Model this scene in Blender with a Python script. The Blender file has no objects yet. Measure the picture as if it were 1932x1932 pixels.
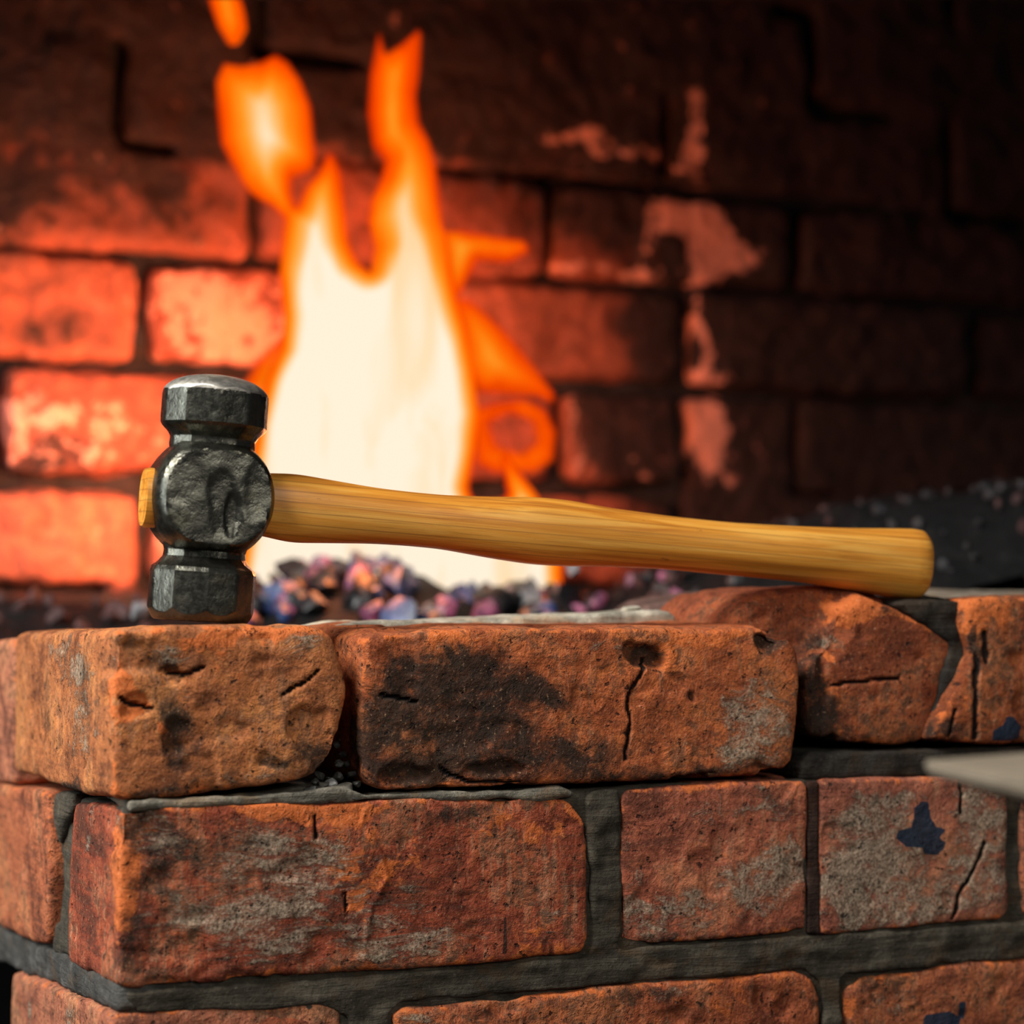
import bpy, bmesh, math, random
import numpy as np
from mathutils import Vector, Matrix
random.seed(7)
S = bpy.context.scene
C = S.collection
F = 3900.0; CX = 966.0; HY = 1090.0; ZC = 1.0     # focal length in pixels of the 1932 frame, horizon row, eye height
YAW = math.radians(23.5)
CA, SA = math.cos(YAW), math.sin(YAW)
C0 = np.array([-0.180, 0.930, 0.0])               # the front left corner of the brickwork

def uvz(u, v, z):
    """wall frame (u along the front, v into depth, z from eye level) -> world"""
    return (C0[0] + u*CA - v*SA, C0[1] + u*SA + v*CA, ZC + z)
def face(px, py, v=0.0, base=None):
    """photo measurement -> (u, z) on the vertical plane at depth v behind the front face"""
    m = (px-CX)/F
    bx, by = (C0[0]-v*SA, C0[1]+v*CA) if base is None else base
    u = (m*by-bx)/(CA-m*SA)
    y = by+u*SA
    return u, (HY-py)/F*y
def leftf(px, py):
    """photo measurement -> (v, z) on the left return face"""
    m = (px-CX)/F
    v = (m*C0[1]-C0[0])/(-SA-m*CA)
    return v, (HY-py)/F*(C0[1]+v*CA)
def W(px, py, d):
    return ((px-CX)/F*d, d, ZC+(HY-py)/F*d)

# ---------------------------------------------------------------- noise
def _h(i, j, k, s):
    n = (i*374761393 + j*668265263 + k*2147483647 + s*974634777) & 0xffffffff
    n = ((n ^ (n >> 13))*1274126177) & 0xffffffff
    n = n ^ (n >> 16)
    return (n & 0xffff)/65535.0*2-1
def vnoise(P, sc, seed=0):
    Q = P*np.asarray(sc) + 100.37
    I = np.floor(Q).astype(np.int64); f = Q-I; f = f*f*(3-2*f)
    r = 0
    for a in (0, 1):
        for b in (0, 1):
            for c in (0, 1):
                w = (f[:, 0] if a else 1-f[:, 0])*(f[:, 1] if b else 1-f[:, 1])*(f[:, 2] if c else 1-f[:, 2])
                r = r + w*_h(I[:, 0]+a, I[:, 1]+b, I[:, 2]+c, seed)
    return r
def fbm(P, sc, seed=0, o=3):
    sc = np.asarray(sc, dtype=float); r = 0; a = 1; t = 0
    for k in range(o):
        r = r + a*vnoise(P, sc*2**k, seed+k*17); t += a; a *= .5
    return r/t
def sst(x, a, b):
    t = np.clip((x-a)/(b-a), 0, 1); return t*t*(3-2*t)

# ---------------------------------------------------------------- object helpers
def link(name, me, mat=None, parent=None):
    o = bpy.data.objects.new(name, me); C.objects.link(o)
    if mat is not None: me.materials.clear(); me.materials.append(mat)
    if parent is not None: o.parent = parent
    return o
def tag(o, label=None, cat=None, group=None, kind=None):
    if label: o['label'] = label
    if cat: o['category'] = cat
    if group: o['group'] = group
    if kind: o['kind'] = kind
    return o
def empty(name, loc, label, cat, group=None):
    o = bpy.data.objects.new(name, None); C.objects.link(o); o.location = loc
    o.empty_display_size = .02
    return tag(o, label, cat, group)
def prism(bm, pts, frame, v0, v1, tilt=0.0, shrink=None):
    """extrude polygon pts (u,z) between v0 and v1; far end drops by tilt*(v1-v0)"""
    a = [bm.verts.new(frame(u, v0, z)) for u, z in pts]
    b = [bm.verts.new(frame(u, v1, z-tilt*(v1-v0))) for u, z in pts]
    n = len(pts)
    bm.faces.new(a); bm.faces.new(b[::-1])
    for i in range(n):
        bm.faces.new((a[i], b[i], b[(i+1) % n], a[(i+1) % n]))
    bmesh.ops.recalc_face_normals(bm, faces=bm.faces[:])
def voxel(bm, size):
    me = bpy.data.meshes.new('t'); bm.to_mesh(me); bm.free()
    o = bpy.data.objects.new('t', me); C.objects.link(o)
    m = o.modifiers.new('r', 'REMESH'); m.mode = 'VOXEL'; m.voxel_size = size; m.use_smooth_shade = True
    dg = bpy.context.evaluated_depsgraph_get()
    r = bpy.data.meshes.new_from_object(o.evaluated_get(dg))
    bpy.data.objects.remove(o); bpy.data.meshes.remove(me)
    return r
def co(me):
    a = np.empty(len(me.vertices)*3); me.vertices.foreach_get('co', a); return a.reshape(-1, 3)
def setco(me, P):
    me.vertices.foreach_set('co', P.ravel()); me.update()
def nrm(me):
    a = np.empty(len(me.vertices)*3); me.vertex_normals.foreach_get('vector', a); return a.reshape(-1, 3)
def relax(me, P, it):
    e = np.empty(len(me.edges)*2, dtype=np.int32); me.edges.foreach_get('vertices', e); e = e.reshape(-1, 2)
    n = len(P); d = np.bincount(e.ravel(), minlength=n).astype(float)[:, None]; d[d == 0] = 1
    for _ in range(it):
        s = np.stack([np.bincount(e[:, 0], P[e[:, 1], k], n)+np.bincount(e[:, 1], P[e[:, 0], k], n) for k in range(3)], 1)
        P = P*.4+(s/d)*.6
    return P
def fattr(me, name, val):
    a = me.attributes.new(name, 'FLOAT', 'POINT'); a.data.foreach_set('value', np.asarray(val, dtype=np.float32))
def smooth(me, ang=None):
    me.polygons.foreach_set('use_smooth', [True]*len(me.polygons))
    if ang: me.set_sharp_from_angle(angle=math.radians(ang))
    me.update()
def segdist(X, Z, pl):
    d = np.full(len(X), 1e9)
    for (x0, z0), (x1, z1) in zip(pl[:-1], pl[1:]):
        dx, dz = x1-x0, z1-z0; L = dx*dx+dz*dz+1e-12
        t = np.clip(((X-x0)*dx+(Z-z0)*dz)/L, 0, 1)
        d = np.minimum(d, np.hypot(X-x0-t*dx, Z-z0-t*dz))
    return d
def inside(X, Z, pl):
    r = np.zeros(len(X), bool); n = len(pl)
    for i in range(n):
        x0, z0 = pl[i]; x1, z1 = pl[(i+1) % n]
        c = ((z0 > Z) != (z1 > Z)) & (X < (x1-x0)*(Z-z0)/((z1-z0) if z1 != z0 else 1e-9)+x0)
        r ^= c
    return r

# ---------------------------------------------------------------- material helpers
class NT:
    def __init__(s, name):
        s.m = bpy.data.materials.new(name); s.m.use_nodes = True
        s.t = s.m.node_tree; s.t.nodes.clear()
        s.out = s.n('ShaderNodeOutputMaterial')
    def n(s, ty, **k):
        nd = s.t.nodes.new(ty)
        for a, b in k.items(): setattr(nd, a, b)
        return nd
    def l(s, a, b): s.t.links.new(a, b)
    def put(s, sock, v):
        if isinstance(v, bpy.types.NodeSocket): s.l(v, sock)
        elif isinstance(v, (tuple, list)) and sock.type == 'RGBA' and len(v) == 3: sock.default_value = (*v, 1)
        else: sock.default_value = v
    def mp(s, scale, loc=(0, 0, 0), src='Object', rot=(0, 0, 0)):
        if not hasattr(s, 'tc'): s.tc = s.n('ShaderNodeTexCoord')
        m = s.n('ShaderNodeMapping'); s.l(s.tc.outputs[src], m.inputs[0])
        m.inputs['Location'].default_value = loc; m.inputs['Scale'].default_value = scale; m.inputs['Rotation'].default_value = rot
        return m.outputs[0]
    def noise(s, vec, sc=1, det=4, rough=.55, dist=0):
        n = s.n('ShaderNodeTexNoise'); s.l(vec, n.inputs['Vector'])
        n.inputs['Scale'].default_value = sc; n.inputs['Detail'].default_value = det
        n.inputs['Roughness'].default_value = rough; n.inputs['Distortion'].default_value = dist
        return n.outputs['Fac']
    def attr(s, name):
        return s.n('ShaderNodeAttribute', attribute_name=name).outputs['Fac']
    def math(s, op, a, b=0.0, clamp=False):
        m = s.n('ShaderNodeMath', operation=op, use_clamp=clamp); s.put(m.inputs[0], a); s.put(m.inputs[1], b); return m.outputs[0]
    def rng(s, v, a, b, c=0.0, d=1.0):
        m = s.n('ShaderNodeMapRange', interpolation_type='SMOOTHSTEP'); s.put(m.inputs[0], v)
        for i, x in enumerate((a, b, c, d)): s.put(m.inputs[i+1], x)
        return m.outputs[0]
    def mix(s, f, a, b, mode='MIX'):
        m = s.n('ShaderNodeMix', data_type='RGBA', blend_type=mode); s.put(m.inputs[0], f); s.put(m.inputs[6], a); s.put(m.inputs[7], b); return m.outputs[2]
    def ramp(s, f, stops):
        r = s.n('ShaderNodeValToRGB'); s.put(r.inputs[0], f); e = r.color_ramp.elements
        while len(e) > 1: e.remove(e[-1])
        e[0].position = stops[0][0]; e[0].color = (*stops[0][1], 1)
        for p, c in stops[1:]: e.new(p).color = (*c, 1)
        return r.outputs[0]
    def bump(s, h, st, dist, nrm=None):
        b = s.n('ShaderNodeBump'); s.put(b.inputs['Height'], h); s.put(b.inputs['Strength'], st); s.put(b.inputs['Distance'], dist)
        if nrm is not None: s.l(nrm, b.inputs['Normal'])
        return b.outputs[0]
    def bsdf(s, col, rough=.8, metal=0.0, normal=None, spec=.5, coat=0.0, em=None, es=0.0):
        b = s.n('ShaderNodeBsdfPrincipled'); s.put(b.inputs['Base Color'], col); s.put(b.inputs['Roughness'], rough)
        s.put(b.inputs['Metallic'], metal); s.put(b.inputs['Specular IOR Level'], spec)
        if normal is not None: s.l(normal, b.inputs['Normal'])
        if coat: s.put(b.inputs['Coat Weight'], coat); s.put(b.inputs['Coat Roughness'], .25)
        if em is not None: s.put(b.inputs['Emission Color'], em); s.put(b.inputs['Emission Strength'], es)
        s.l(b.outputs[0], s.out.inputs[0]); return b

def brick_mat(base, seed=0, streak=.5, soot=0.0, lime=0.0, detail=1.0, contrast=1.0, aniso=1.0):
    t = NT('brick clay'); o = (seed*3.17, seed*1.31, seed*2.7)
    big = t.noise(t.mp((20, 20, 26), o), 1, 4, .6, .6)
    med = t.noise(t.mp((95, 95, 95), o), 1, 5, .68, .4)
    fine = t.noise(t.mp((620, 620, 620), o), 1, 3, .7)
    stv = t.noise(t.mp((300, 300, 22), o), 1, 4, .7, .3)
    sth = t.noise(t.mp((26, 26, 340), o), 1, 4, .7, .3)
    b = np.array(base)
    dk = tuple(b*np.array((.38, .34, .36))); md = tuple(b); br = tuple(np.minimum(b*np.array((1.35, 1.35, 1.25)), .85))
    v = t.math('ADD', t.math('MULTIPLY', big, .45), t.math('ADD', t.math('MULTIPLY', med, .4), t.math('MULTIPLY', fine, .15)))
    c = t.ramp(v, [(.38, dk), (.49, md), (.60, br)])
    c = t.mix(t.rng(med, .56, .66, 0, .45*contrast), c, (.15, .060, .022))
    c = t.mix(t.rng(t.math('ADD', stv, t.math('MULTIPLY', t.math('SUBTRACT', big, .5), 1.2)), .50, .70, 0, streak*.75), c, (.50, .27, .15))
    c = t.mix(t.rng(t.math('SUBTRACT', sth, t.math('MULTIPLY', t.math('SUBTRACT', big, .5), 1.0)), .52, .70, 0, streak*.8), c, (.085, .036, .022))
    gm = t.noise(t.mp((150, 150, 170), (o[2], o[0], 5)), 1, 5, .75, .5)
    c = t.mix(t.rng(t.math('ADD', gm, t.math('MULTIPLY', t.math('SUBTRACT', big, .5), .8)), .51, .64, 0, .62*contrast), c, (.060, .040, .022))
    c = t.mix(t.rng(t.math('SUBTRACT', gm, t.math('MULTIPLY', t.math('SUBTRACT', big, .5), .8)), .47, .36, 0, .45), c, tuple(np.minimum(b*np.array((1.5, 1.7, 1.3)), .9)))
    fe = t.math('ADD', t.math('MULTIPLY', t.attr('edge'), .30), t.math('MULTIPLY', t.attr('fresh'), .5))
    fe = t.math('ADD', fe, t.math('MULTIPLY', t.math('SUBTRACT', med, .5), 1.5))
    c = t.mix(t.rng(fe, .26, .42, 0, .88), c, t.mix(fine, (.48, .085, .018), (.85, .24, .06)))
    ln = t.noise(t.mp((62/aniso, 62/aniso, 90*aniso), (o[2], 2, 1)), 1, 6, .8, .5)
    lf = t.math('ADD', t.math('MULTIPLY', t.attr('lime'), .50), t.math('MULTIPLY', t.math('SUBTRACT', ln, .5), 1.9))
    lf = t.math('SUBTRACT', lf, .30-lime)
    lcol = t.mix(t.rng(fine, .35, .65), (.13, .11, .07), (.44, .36, .26))
    c = t.mix(t.rng(lf, -.02, .30, 0, .80), c, lcol)
    sn = t.noise(t.mp((58, 58, 70), (o[1], o[2], 0)), 1, 6, .75, .5)
    sf = t.math('ADD', t.math('MULTIPLY', t.attr('soot'), .55), t.math('MULTIPLY', t.math('SUBTRACT', sn, .5), 1.6))
    sf = t.math('SUBTRACT', sf, .22-soot)
    c = t.mix(t.rng(sf, -.05, .46, 0, .93), c, (.022, .018, .013))
    pit = t.noise(t.mp((240, 240, 240), o), 1, 3, .6)
    c = t.mix(t.rng(pit, .66, .70, 0, .85), c, (.018, .013, .011))
    c = t.mix(t.rng(fine, .60, .72, 0, .55), c, (.66, .38, .21))
    c = t.mix(t.rng(fine, .42, .30, 0, .65), c, (.045, .020, .013))
    c = t.mix(t.rng(t.math('ADD', t.attr('paint'), t.math('MULTIPLY', t.math('SUBTRACT', sth, .5), 1.0)), .45, .55, 0, .95), c, (.008, .026, .050))
    c = t.mix(t.rng(t.attr('band'), .35, .6, 0, .92), c, (.040, .020, .014))
    c = t.mix(t.rng(t.attr('crack'), .3, .8, 0, .97), c, (.008, .006, .005))
    h = t.math('ADD', t.math('MULTIPLY', med, 1.1), t.math('MULTIPLY', fine, .22))
    h = t.math('SUBTRACT', h, t.rng(pit, .62, .70, 0, .8))
    h = t.math('ADD', h, t.math('MULTIPLY', t.rng(lf, -.02, .2), .3))
    h = t.math('SUBTRACT', h, t.math('MULTIPLY', t.attr('crack'), 1.5))
    nb = t.bump(h, .9*detail, .0026)
    t.bsdf(c, .88, 0, nb, .25)
    return t.m

def mortar_mat(col=(.045, .042, .036), seed=0, name='old mortar'):
    t = NT(name); o = (seed, seed*2.0, 1.0)
    a = t.noise(t.mp((50, 50, 50), o), 1, 6, .7); f = t.noise(t.mp((520, 520, 520), o), 1, 4, .7)
    s = t.noise(t.mp((20, 20, 240), o), 1, 5, .65, .3)
    b = np.array(col)
    c = t.ramp(a, [(.3, tuple(b*.4)), (.5, tuple(b)), (.7, tuple(b*2.1))])
    c = t.mix(t.rng(s, .45, .7, 0, .5), c, tuple(b*.35))
    c = t.mix(t.rng(f, .6, .75, 0, .6), c, tuple(np.minimum(b*4, .6)))
    c = t.mix(t.rng(f, .4, .3, 0, .6), c, tuple(b*.3))
    c = t.mix(t.rng(t.noise(t.mp((26, 26, 40), (o[1], 3, o[0])), 1, 5, .7, .6), .5, .66, 0, .5), c, (b[0]*1.7, b[1]*1.15, b[2]*.75))
    h = t.math('ADD', t.math('MULTIPLY', f, .5), t.math('ADD', a, s))
    t.bsdf(c, .92, 0, t.bump(h, .8, .0025), .2)
    return t.m

# ---------------------------------------------------------------- bricks
TW = np.array([CA, SA]); TV = np.array([-SA, CA])
def to_uvz(P):
    d = P[:, :2]-C0[:2]
    return d@TW, d@TV, P[:, 2]-ZC
PXM = .96/F
def make_brick(parts, name='brick', vox=.0013, base=(.40, .125, .05), seed=1, blobs=(), cracks=(), paint=(), band=(),
               lblobs=(), rnd=.55, chip=.6, rough=.0016, parent=None, mkw={}, dents=()):
    """parts: list of (outline measured on the photo, v0, v1, tilt)"""
    bm = bmesh.new()
    for pts, v0, v1, tilt in parts:
        b2 = bmesh.new()
        prism(b2, [face(px, py, v0) for px, py in pts], uvz, v0, v1, tilt)
        tm = bpy.data.meshes.new('q'); b2.to_mesh(tm); b2.free(); bm.from_mesh(tm); bpy.data.meshes.remove(tm)
    me = voxel(bm, vox)
    P = co(me); k = (0.0013/vox)**2
    P1 = relax(me, P, max(1, int(5*k))); P2 = relax(me, P1, int(40*k)); P3 = relax(me, P2, int(90*k))
    ed = np.linalg.norm(P2-P1, axis=1); edge = np.clip(ed/.0016, 0, 1)
    cn = sst(fbm(P, (28, 28, 28), seed+5), -.05, .55)*chip
    w = np.clip(rnd+cn*.6, 0, 1)[:, None]
    Q = P1*(1-w)+P2*w
    w3 = np.clip(sst(fbm(P, (16, 16, 16), seed+9), .05, .5)*chip, 0, 1)[:, None]
    Q = Q*(1-w3)+P3*w3
    setco(me, Q); N = nrm(me)
    d = fbm(P, (14, 14, 14), seed, 2)*rough*1.3 + fbm(P, (60, 60, 60), seed+3, 3)*rough*.55
    d -= sst(fbm(P, (45, 45, 60), seed+31, 3), .22, .5)*rough*.9      # shallow spalls
    d += fbm(P, (260, 260, 260), seed+4, 2)*.00022
    U, V, Z = to_uvz(P)
    v0 = parts[0][1]
    fr = 1-sst(V, v0+.006, v0+.03)
    A = {q: np.zeros(len(P)) for q in ('soot', 'lime', 'fresh')}
    U0, Z0, V00 = U, Z, V
    wu = fbm(P, (38, 38, 38), seed+51, 4)*.016; wz = fbm(P, (38, 38, 38), seed+61, 4)*.014
    U = U0+wu; Z = Z0+wz; V = V00+wu
    for kind, px, py, rx, ry, s in blobs:
        u, z = face(px, py, v0); m = (C0[1]+u*SA)/F
        q = ((U-u)/(rx*m*1.12))**2+((Z-z)/(ry*m))**2
        A[kind] += s*np.exp(-q*q*.7)*fr
    lf = 1-sst(U, .004, .02)
    for kind, px, py, rx, ry, s in lblobs:
        v, z = leftf(px, py); m = (C0[1]+v*CA)/F
        q = ((V-v)/(rx*m*2.3))**2+((Z-z)/(ry*m))**2
        A[kind] += s*np.exp(-q*q*.7)*lf
    for px, py, rx, ry, dep in dents:
        u, z = face(px, py, v0); m = (C0[1]+u*SA)/F
        q = ((U-u)/(rx*m*1.1))**2+((Z-z)/(ry*m))**2
        d -= dep*(1-sst(q+fbm(P, (70, 70, 70), seed+77, 3)*.6, .3, 1.25))*fr
    U, Z, V = U0, Z0, V00
    ck = np.zeros(len(P))
    for pl, wpx in cracks:
        q = [face(x, y, v0) for x, y in pl]
        wob = vnoise(P, (180, 180, 180), 3)*.0011+vnoise(P, (500, 500, 500), 3)*.0005
        dd = segdist(U+wob, Z+vnoise(P, (180, 180, 180), 5)*.0006, q)
        c = (1-sst(dd, wpx*PXM*.35, wpx*PXM))*fr
        ck = np.maximum(ck, c)
    d -= ck*.0014
    setco(me, Q+N*d[:, None])
    def poly_mask(lst):
        r = np.zeros(len(P))
        for pl in lst:
            q = [face(x, y, v0) for x, y in pl]
            dd = segdist(U, Z, q+[q[0]]); sd = np.where(inside(U, Z, q), dd, -dd)
            r = np.maximum(r, sst(sd, -.0014, .0014)*fr)
        return r
    for q in A: fattr(me, q, np.tanh(A[q])*1.32)
    fattr(me, 'edge', edge*(fr*.6+.4)); fattr(me, 'crack', ck)
    fattr(me, 'paint', poly_mask(paint)); fattr(me, 'band', poly_mask(band))
    smooth(me)
    return link(name, me, brick_mat(base, seed, **mkw), parent)

# --- loose top course -------------------------------------------------------
A_ = make_brick([([(214, 1186), (330, 1180), (500, 1178), (610, 1181), (636, 1200), (642, 1240), (655, 1270), (655, 1320), (640, 1370),
                   (640, 1420), (620, 1452), (560, 1478), (430, 1498), (330, 1508), (230, 1514), (206, 1510)], 0, .245, .034)],
    base=(.46, .150, .050), seed=2, rnd=.5, chip=.6,
    blobs=[('soot', 345, 1395, 50, 60, 1.0), ('soot', 330, 1330, 50, 30, .7), ('soot', 420, 1215, 40, 14, .7), ('soot', 300, 1235, 50, 26, .8), ('soot', 600, 1440, 60, 30, .7), ('soot', 280, 1490, 70, 18, .7), ('soot', 450, 1470, 60, 14, .4), ('fresh', 500, 1190, 110, 8, .6), ('fresh', 380, 1200, 60, 14, .7), ('soot', 415, 1420, 20, 60, .4), ('lime', 280, 1225, 50, 25, .6), ('lime', 590, 1210, 45, 30, .75),
           ('soot', 600, 1215, 40, 18, .4), ('soot', 510, 1430, 22, 18, .75), ('fresh', 215, 1300, 18, 60, .9), ('fresh', 232, 1345, 26, 28, .8),
           ('fresh', 305, 1385, 30, 14, .8), ('soot', 600, 1400, 50, 60, .45), ('soot', 455, 1330, 30, 15, .5), ('lime', 470, 1320, 200, 130, .22), ('fresh', 420, 1250, 80, 40, .35), ('lime', 420, 1480, 160, 22, .35)],
    lblobs=[('lime', 130, 1240, 70, 50, .7), ('soot', 140, 1495, 50, 22, 1.3), ('lime', 160, 1340, 50, 110, .62), ('soot', 160, 1290, 24, 70, .55), ('soot', 90, 1350, 16, 100, .5), ('soot', 190, 1240, 30, 20, .6), ('lime', 22, 1228, 10, 18, 1.0)],
    cracks=[([(222, 1318), (250, 1330), (290, 1338)], 5), ([(318, 1268), (350, 1274), (380, 1262)], 5), ([(535, 1312), (570, 1290), (600, 1268)], 4.6)],
    dents=[(235, 1345, 22, 25, .002), (345, 1390, 45, 45, .0028), (600, 1400, 45, 55, .003), (330, 1262, 50, 20, .0025), (240, 1230, 50, 45, .003), (505, 1432, 18, 14, .0015)],
    mkw=dict(streak=.45, contrast=.7))
tag(A_, 'orange brown brick end at the outer corner, under the hammer head', 'brick')

L_ = make_brick([([(684, 1205), (720, 1190), (1000, 1186), (1300, 1183), (1450, 1182), (1485, 1196), (1508, 1225), (1514, 1300), (1508, 1380), (1503, 1440),
                   (1480, 1462), (1300, 1472), (1100, 1480), (900, 1488), (730, 1494), (700, 1486), (684, 1455), (678, 1330)], 0, .115, -.016)],
    base=(.45, .112, .036), seed=5, rnd=.5, chip=.5,
    blobs=[('soot', 790, 1400, 130, 100, .95), ('soot', 780, 1290, 100, 60, .85), ('soot', 950, 1350, 90, 110, .85), ('soot', 860, 1350, 160, 110, .45), ('soot', 1060, 1300, 50, 40, .5), ('soot', 960, 1440, 200, 45, .9), ('soot', 1110, 1410, 60, 30, .9),
           ('soot', 1230, 1210, 45, 22, 1.0), ('soot', 1475, 1205, 35, 28, 1.1), ('soot', 1290, 1455, 170, 20, .85), ('lime', 1430, 1370, 90, 90, .85), ('lime', 1400, 1430, 60, 30, .5),
           ('fresh', 1260, 1215, 60, 16, .7), ('fresh', 860, 1225, 60, 25, .55), ('fresh', 1320, 1205, 90, 12, .8), ('lime', 1150, 1210, 40, 14, .5), ('soot', 1200, 1380, 30, 50, .4), ('soot', 700, 1420, 30, 60, .8),
           ('lime', 1250, 1300, 60, 40, .3), ('soot', 1370, 1290, 40, 30, .35), ('soot', 1300, 1282, 8, 14, 1.0), ('soot', 1300, 1400, 40, 25, .5)],
    cracks=[([(1222, 1245), (1212, 1275), (1190, 1305), (1182, 1330), (1190, 1360), (1184, 1400), (1180, 1430)], 5), ([(720, 1310), (760, 1320), (790, 1325)], 4.6), ([(830, 1450), (880, 1478), (980, 1482)], 5)],
    dents=[(1475, 1203, 34, 26, .005), (1232, 1208, 40, 20, .005), (760, 1460, 50, 24, .003), (930, 1465, 60, 14, .003), (1290, 1460, 50, 13, .003), (1445, 1458, 50, 12, .003), (1300, 1282, 7, 13, .002)],
    mkw=dict(streak=.35, contrast=.9))
tag(L_, 'long orange brick with vertical crack and black soot, under the middle of the handle', 'brick')

Wd = make_brick([([(1520, 1260), (1560, 1215), (1580, 1150), (1640, 1118), (1668, 1138), (1740, 1172), (1797, 1203), (1802, 1228), (1780, 1300), (1748, 1402), (1700, 1406), (1590, 1398), (1525, 1385)], .010, .085, -.03),
                 ([(1376, 1190), (1392, 1155), (1420, 1128), (1470, 1112), (1560, 1108), (1640, 1112), (1700, 1150), (1790, 1210), (1740, 1390), (1540, 1390), (1500, 1250)], .030, .12, -.01)],
    base=(.29, .068, .024), seed=9, rnd=.45, chip=.5,  # brown clay, lowered further for the light weakening rightward
    blobs=[('soot', 1555, 1380, 60, 50, 1.3), ('soot', 1540, 1290, 30, 80, 1.2), ('soot', 1520, 1190, 60, 50, 1.0), ('soot', 1500, 1140, 60, 20, .6), ('fresh', 1610, 1150, 45, 30, 1.0), ('fresh', 1585, 1240, 12, 14, 1.2), ('fresh', 1575, 1340, 22, 50, .7), ('fresh', 1700, 1165, 110, 9, .9), ('fresh', 1450, 1130, 70, 14, .7),
           ('lime', 1570, 1205, 35, 30, .7), ('soot', 1680, 1160, 50, 16, .6), ('soot', 1715, 1340, 50, 60, .3)],
    cracks=[([(1570, 1292), (1640, 1285), (1700, 1278)], 4.6)],
    dents=[(1575, 1200, 45, 55, .004), (1560, 1300, 20, 60, .003), (1555, 1390, 40, 14, .003)],
    mkw=dict(streak=.3, contrast=1.0))
tag(Wd, 'broken leaning brick with a raised hump, under the butt of the hammer handle', 'brick')

R_ = make_brick([([(1822, 1150), (1835, 1132), (1880, 1128), (2000, 1124), (2130, 1120), (2140, 1395), (1960, 1400), (1850, 1402), (1756, 1398), (1780, 1345), (1812, 1290), (1840, 1228), (1826, 1190)], 0.0, .05, -.0)],
    base=(.28, .068, .022), seed=13, rnd=.4, chip=.45,  # base also dimmed for the weaker light at this end
    blobs=[('soot', 1790, 1380, 40, 30, .9), ('fresh', 1865, 1180, 35, 22, .8), ('fresh', 1840, 1140, 40, 14, .6), ('soot', 1857, 1220, 8, 30, 1.3), ('soot', 1940, 1270, 60, 60, .3), ('fresh', 1805, 1300, 8, 40, .5)],
    cracks=[([(1842, 1240), (1840, 1310), (1838, 1395)], 9), ([(1856, 1195), (1860, 1250)], 9), ([(1800, 1340), (1790, 1395)], 5)],
    paint=[[(1870, 1398), (1872, 1378), (1890, 1368), (1897, 1350), (1908, 1352), (1924, 1370), (1922, 1398)]],
    mkw=dict(streak=.4, contrast=1.1))
tag(R_, 'rust red brick with a blue paint smear, right of the slanting mortar joint', 'brick')

# --- mortared brickwork under it ---------------------------------------------
PIER = empty('brick_pier', uvz(.2, .1, -.27), 'weathered orange brick wall in dark mortar, carrying the loose top bricks', 'brick wall')
def pbrick(*a, **k):
    o = make_brick(*a, **k); o.parent = PIER; o.matrix_parent_inverse = Matrix.Translation(-PIER.location); return o
bm = bmesh.new(); prism(bm, [(.004, -.93), (.62, -.93), (.62, -.255), (.004, -.255)], uvz, .006, .20)
me = bpy.data.meshes.new('plinth'); bm.to_mesh(me); bm.free(); me.transform(Matrix.Translation((0, 0, -.07)))
plinth = link('plinth', me, brick_mat((.36, .10, .045), 77, .5), PIER); plinth.matrix_parent_inverse = Matrix.Translation(-PIER.location)
b1 = pbrick([([(226, 1524), (400, 1516), (700, 1508), (1030, 1500), (1078, 1510), (1104, 1545), (1113, 1590), (1113, 1770), (1102, 1800), (900, 1822), (500, 1850), (250, 1869), (218, 1864)], 0, .108, .064)],
    base=(.33, .070, .032), seed=21, rnd=.35, chip=.35,
    blobs=[('lime', 500, 1690, 200, 130, .72), ('lime', 470, 1750, 120, 40, .5), ('lime', 540, 1620, 120, 30, .4), ('soot', 380, 1600, 120, 60, .5), ('fresh', 700, 1620, 90, 80, .4), ('fresh', 1060, 1530, 60, 20, .6), ('soot', 640, 1530, 60, 14, .5), ('lime', 280, 1580, 50, 45, 1.0), ('fresh', 245, 1650, 30, 90, .9), ('fresh', 600, 1545, 120, 25, .9), ('fresh', 320, 1590, 60, 14, .6),
           ('soot', 300, 1620, 70, 90, .45), ('soot', 260, 1780, 50, 90, .6), ('soot', 860, 1528, 80, 16, .75), ('lime', 790, 1790, 130, 30, .75), ('lime', 760, 1740, 90, 60, .4), ('fresh', 650, 1690, 60, 80, .35), ('fresh', 1000, 1750, 80, 50, .4), ('fresh', 940, 1560, 100, 30, .4), ('lime', 1060, 1700, 50, 90, .35), ('soot', 1000, 1680, 50, 50, .4)],
    lblobs=[('lime', 155, 1560, 10, 60, .8), ('soot', 140, 1508, 60, 12, .8)],
    band=[[(951, 1730), (956, 1730), (957, 1800), (948, 1800)]], cracks=[([(652, 1690), (653, 1730)], 4.6), ([(597, 1540), (596, 1580)], 4.6)],
    dents=[(260, 1580, 60, 60, .0035), (705, 1680, 5, 170, -.0009)],
    mkw=dict(streak=.75, contrast=1.0, aniso=1.5))
b2 = pbrick([([(1172, 1505), (1185, 1488), (1350, 1479), (1515, 1473), (1523, 1480), (1524, 1755), (1500, 1762), (1400, 1772), (1200, 1786), (1172, 1780)], 0.001, .11, 0)],
    base=(.40, .11, .058), seed=25, rnd=.3, chip=.3,
    blobs=[('lime', 1440, 1660, 90, 60, 1.1), ('lime', 1250, 1740, 90, 50, .85), ('lime', 1380, 1530, 120, 40, .45), ('soot', 1330, 1775, 150, 10, .8), ('soot', 1480, 1510, 40, 22, .6), ('lime', 1185, 1640, 20, 120, .6), ('lime', 1480, 1580, 50, 80, .4)],
    mkw=dict(streak=.55, contrast=.6))
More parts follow.
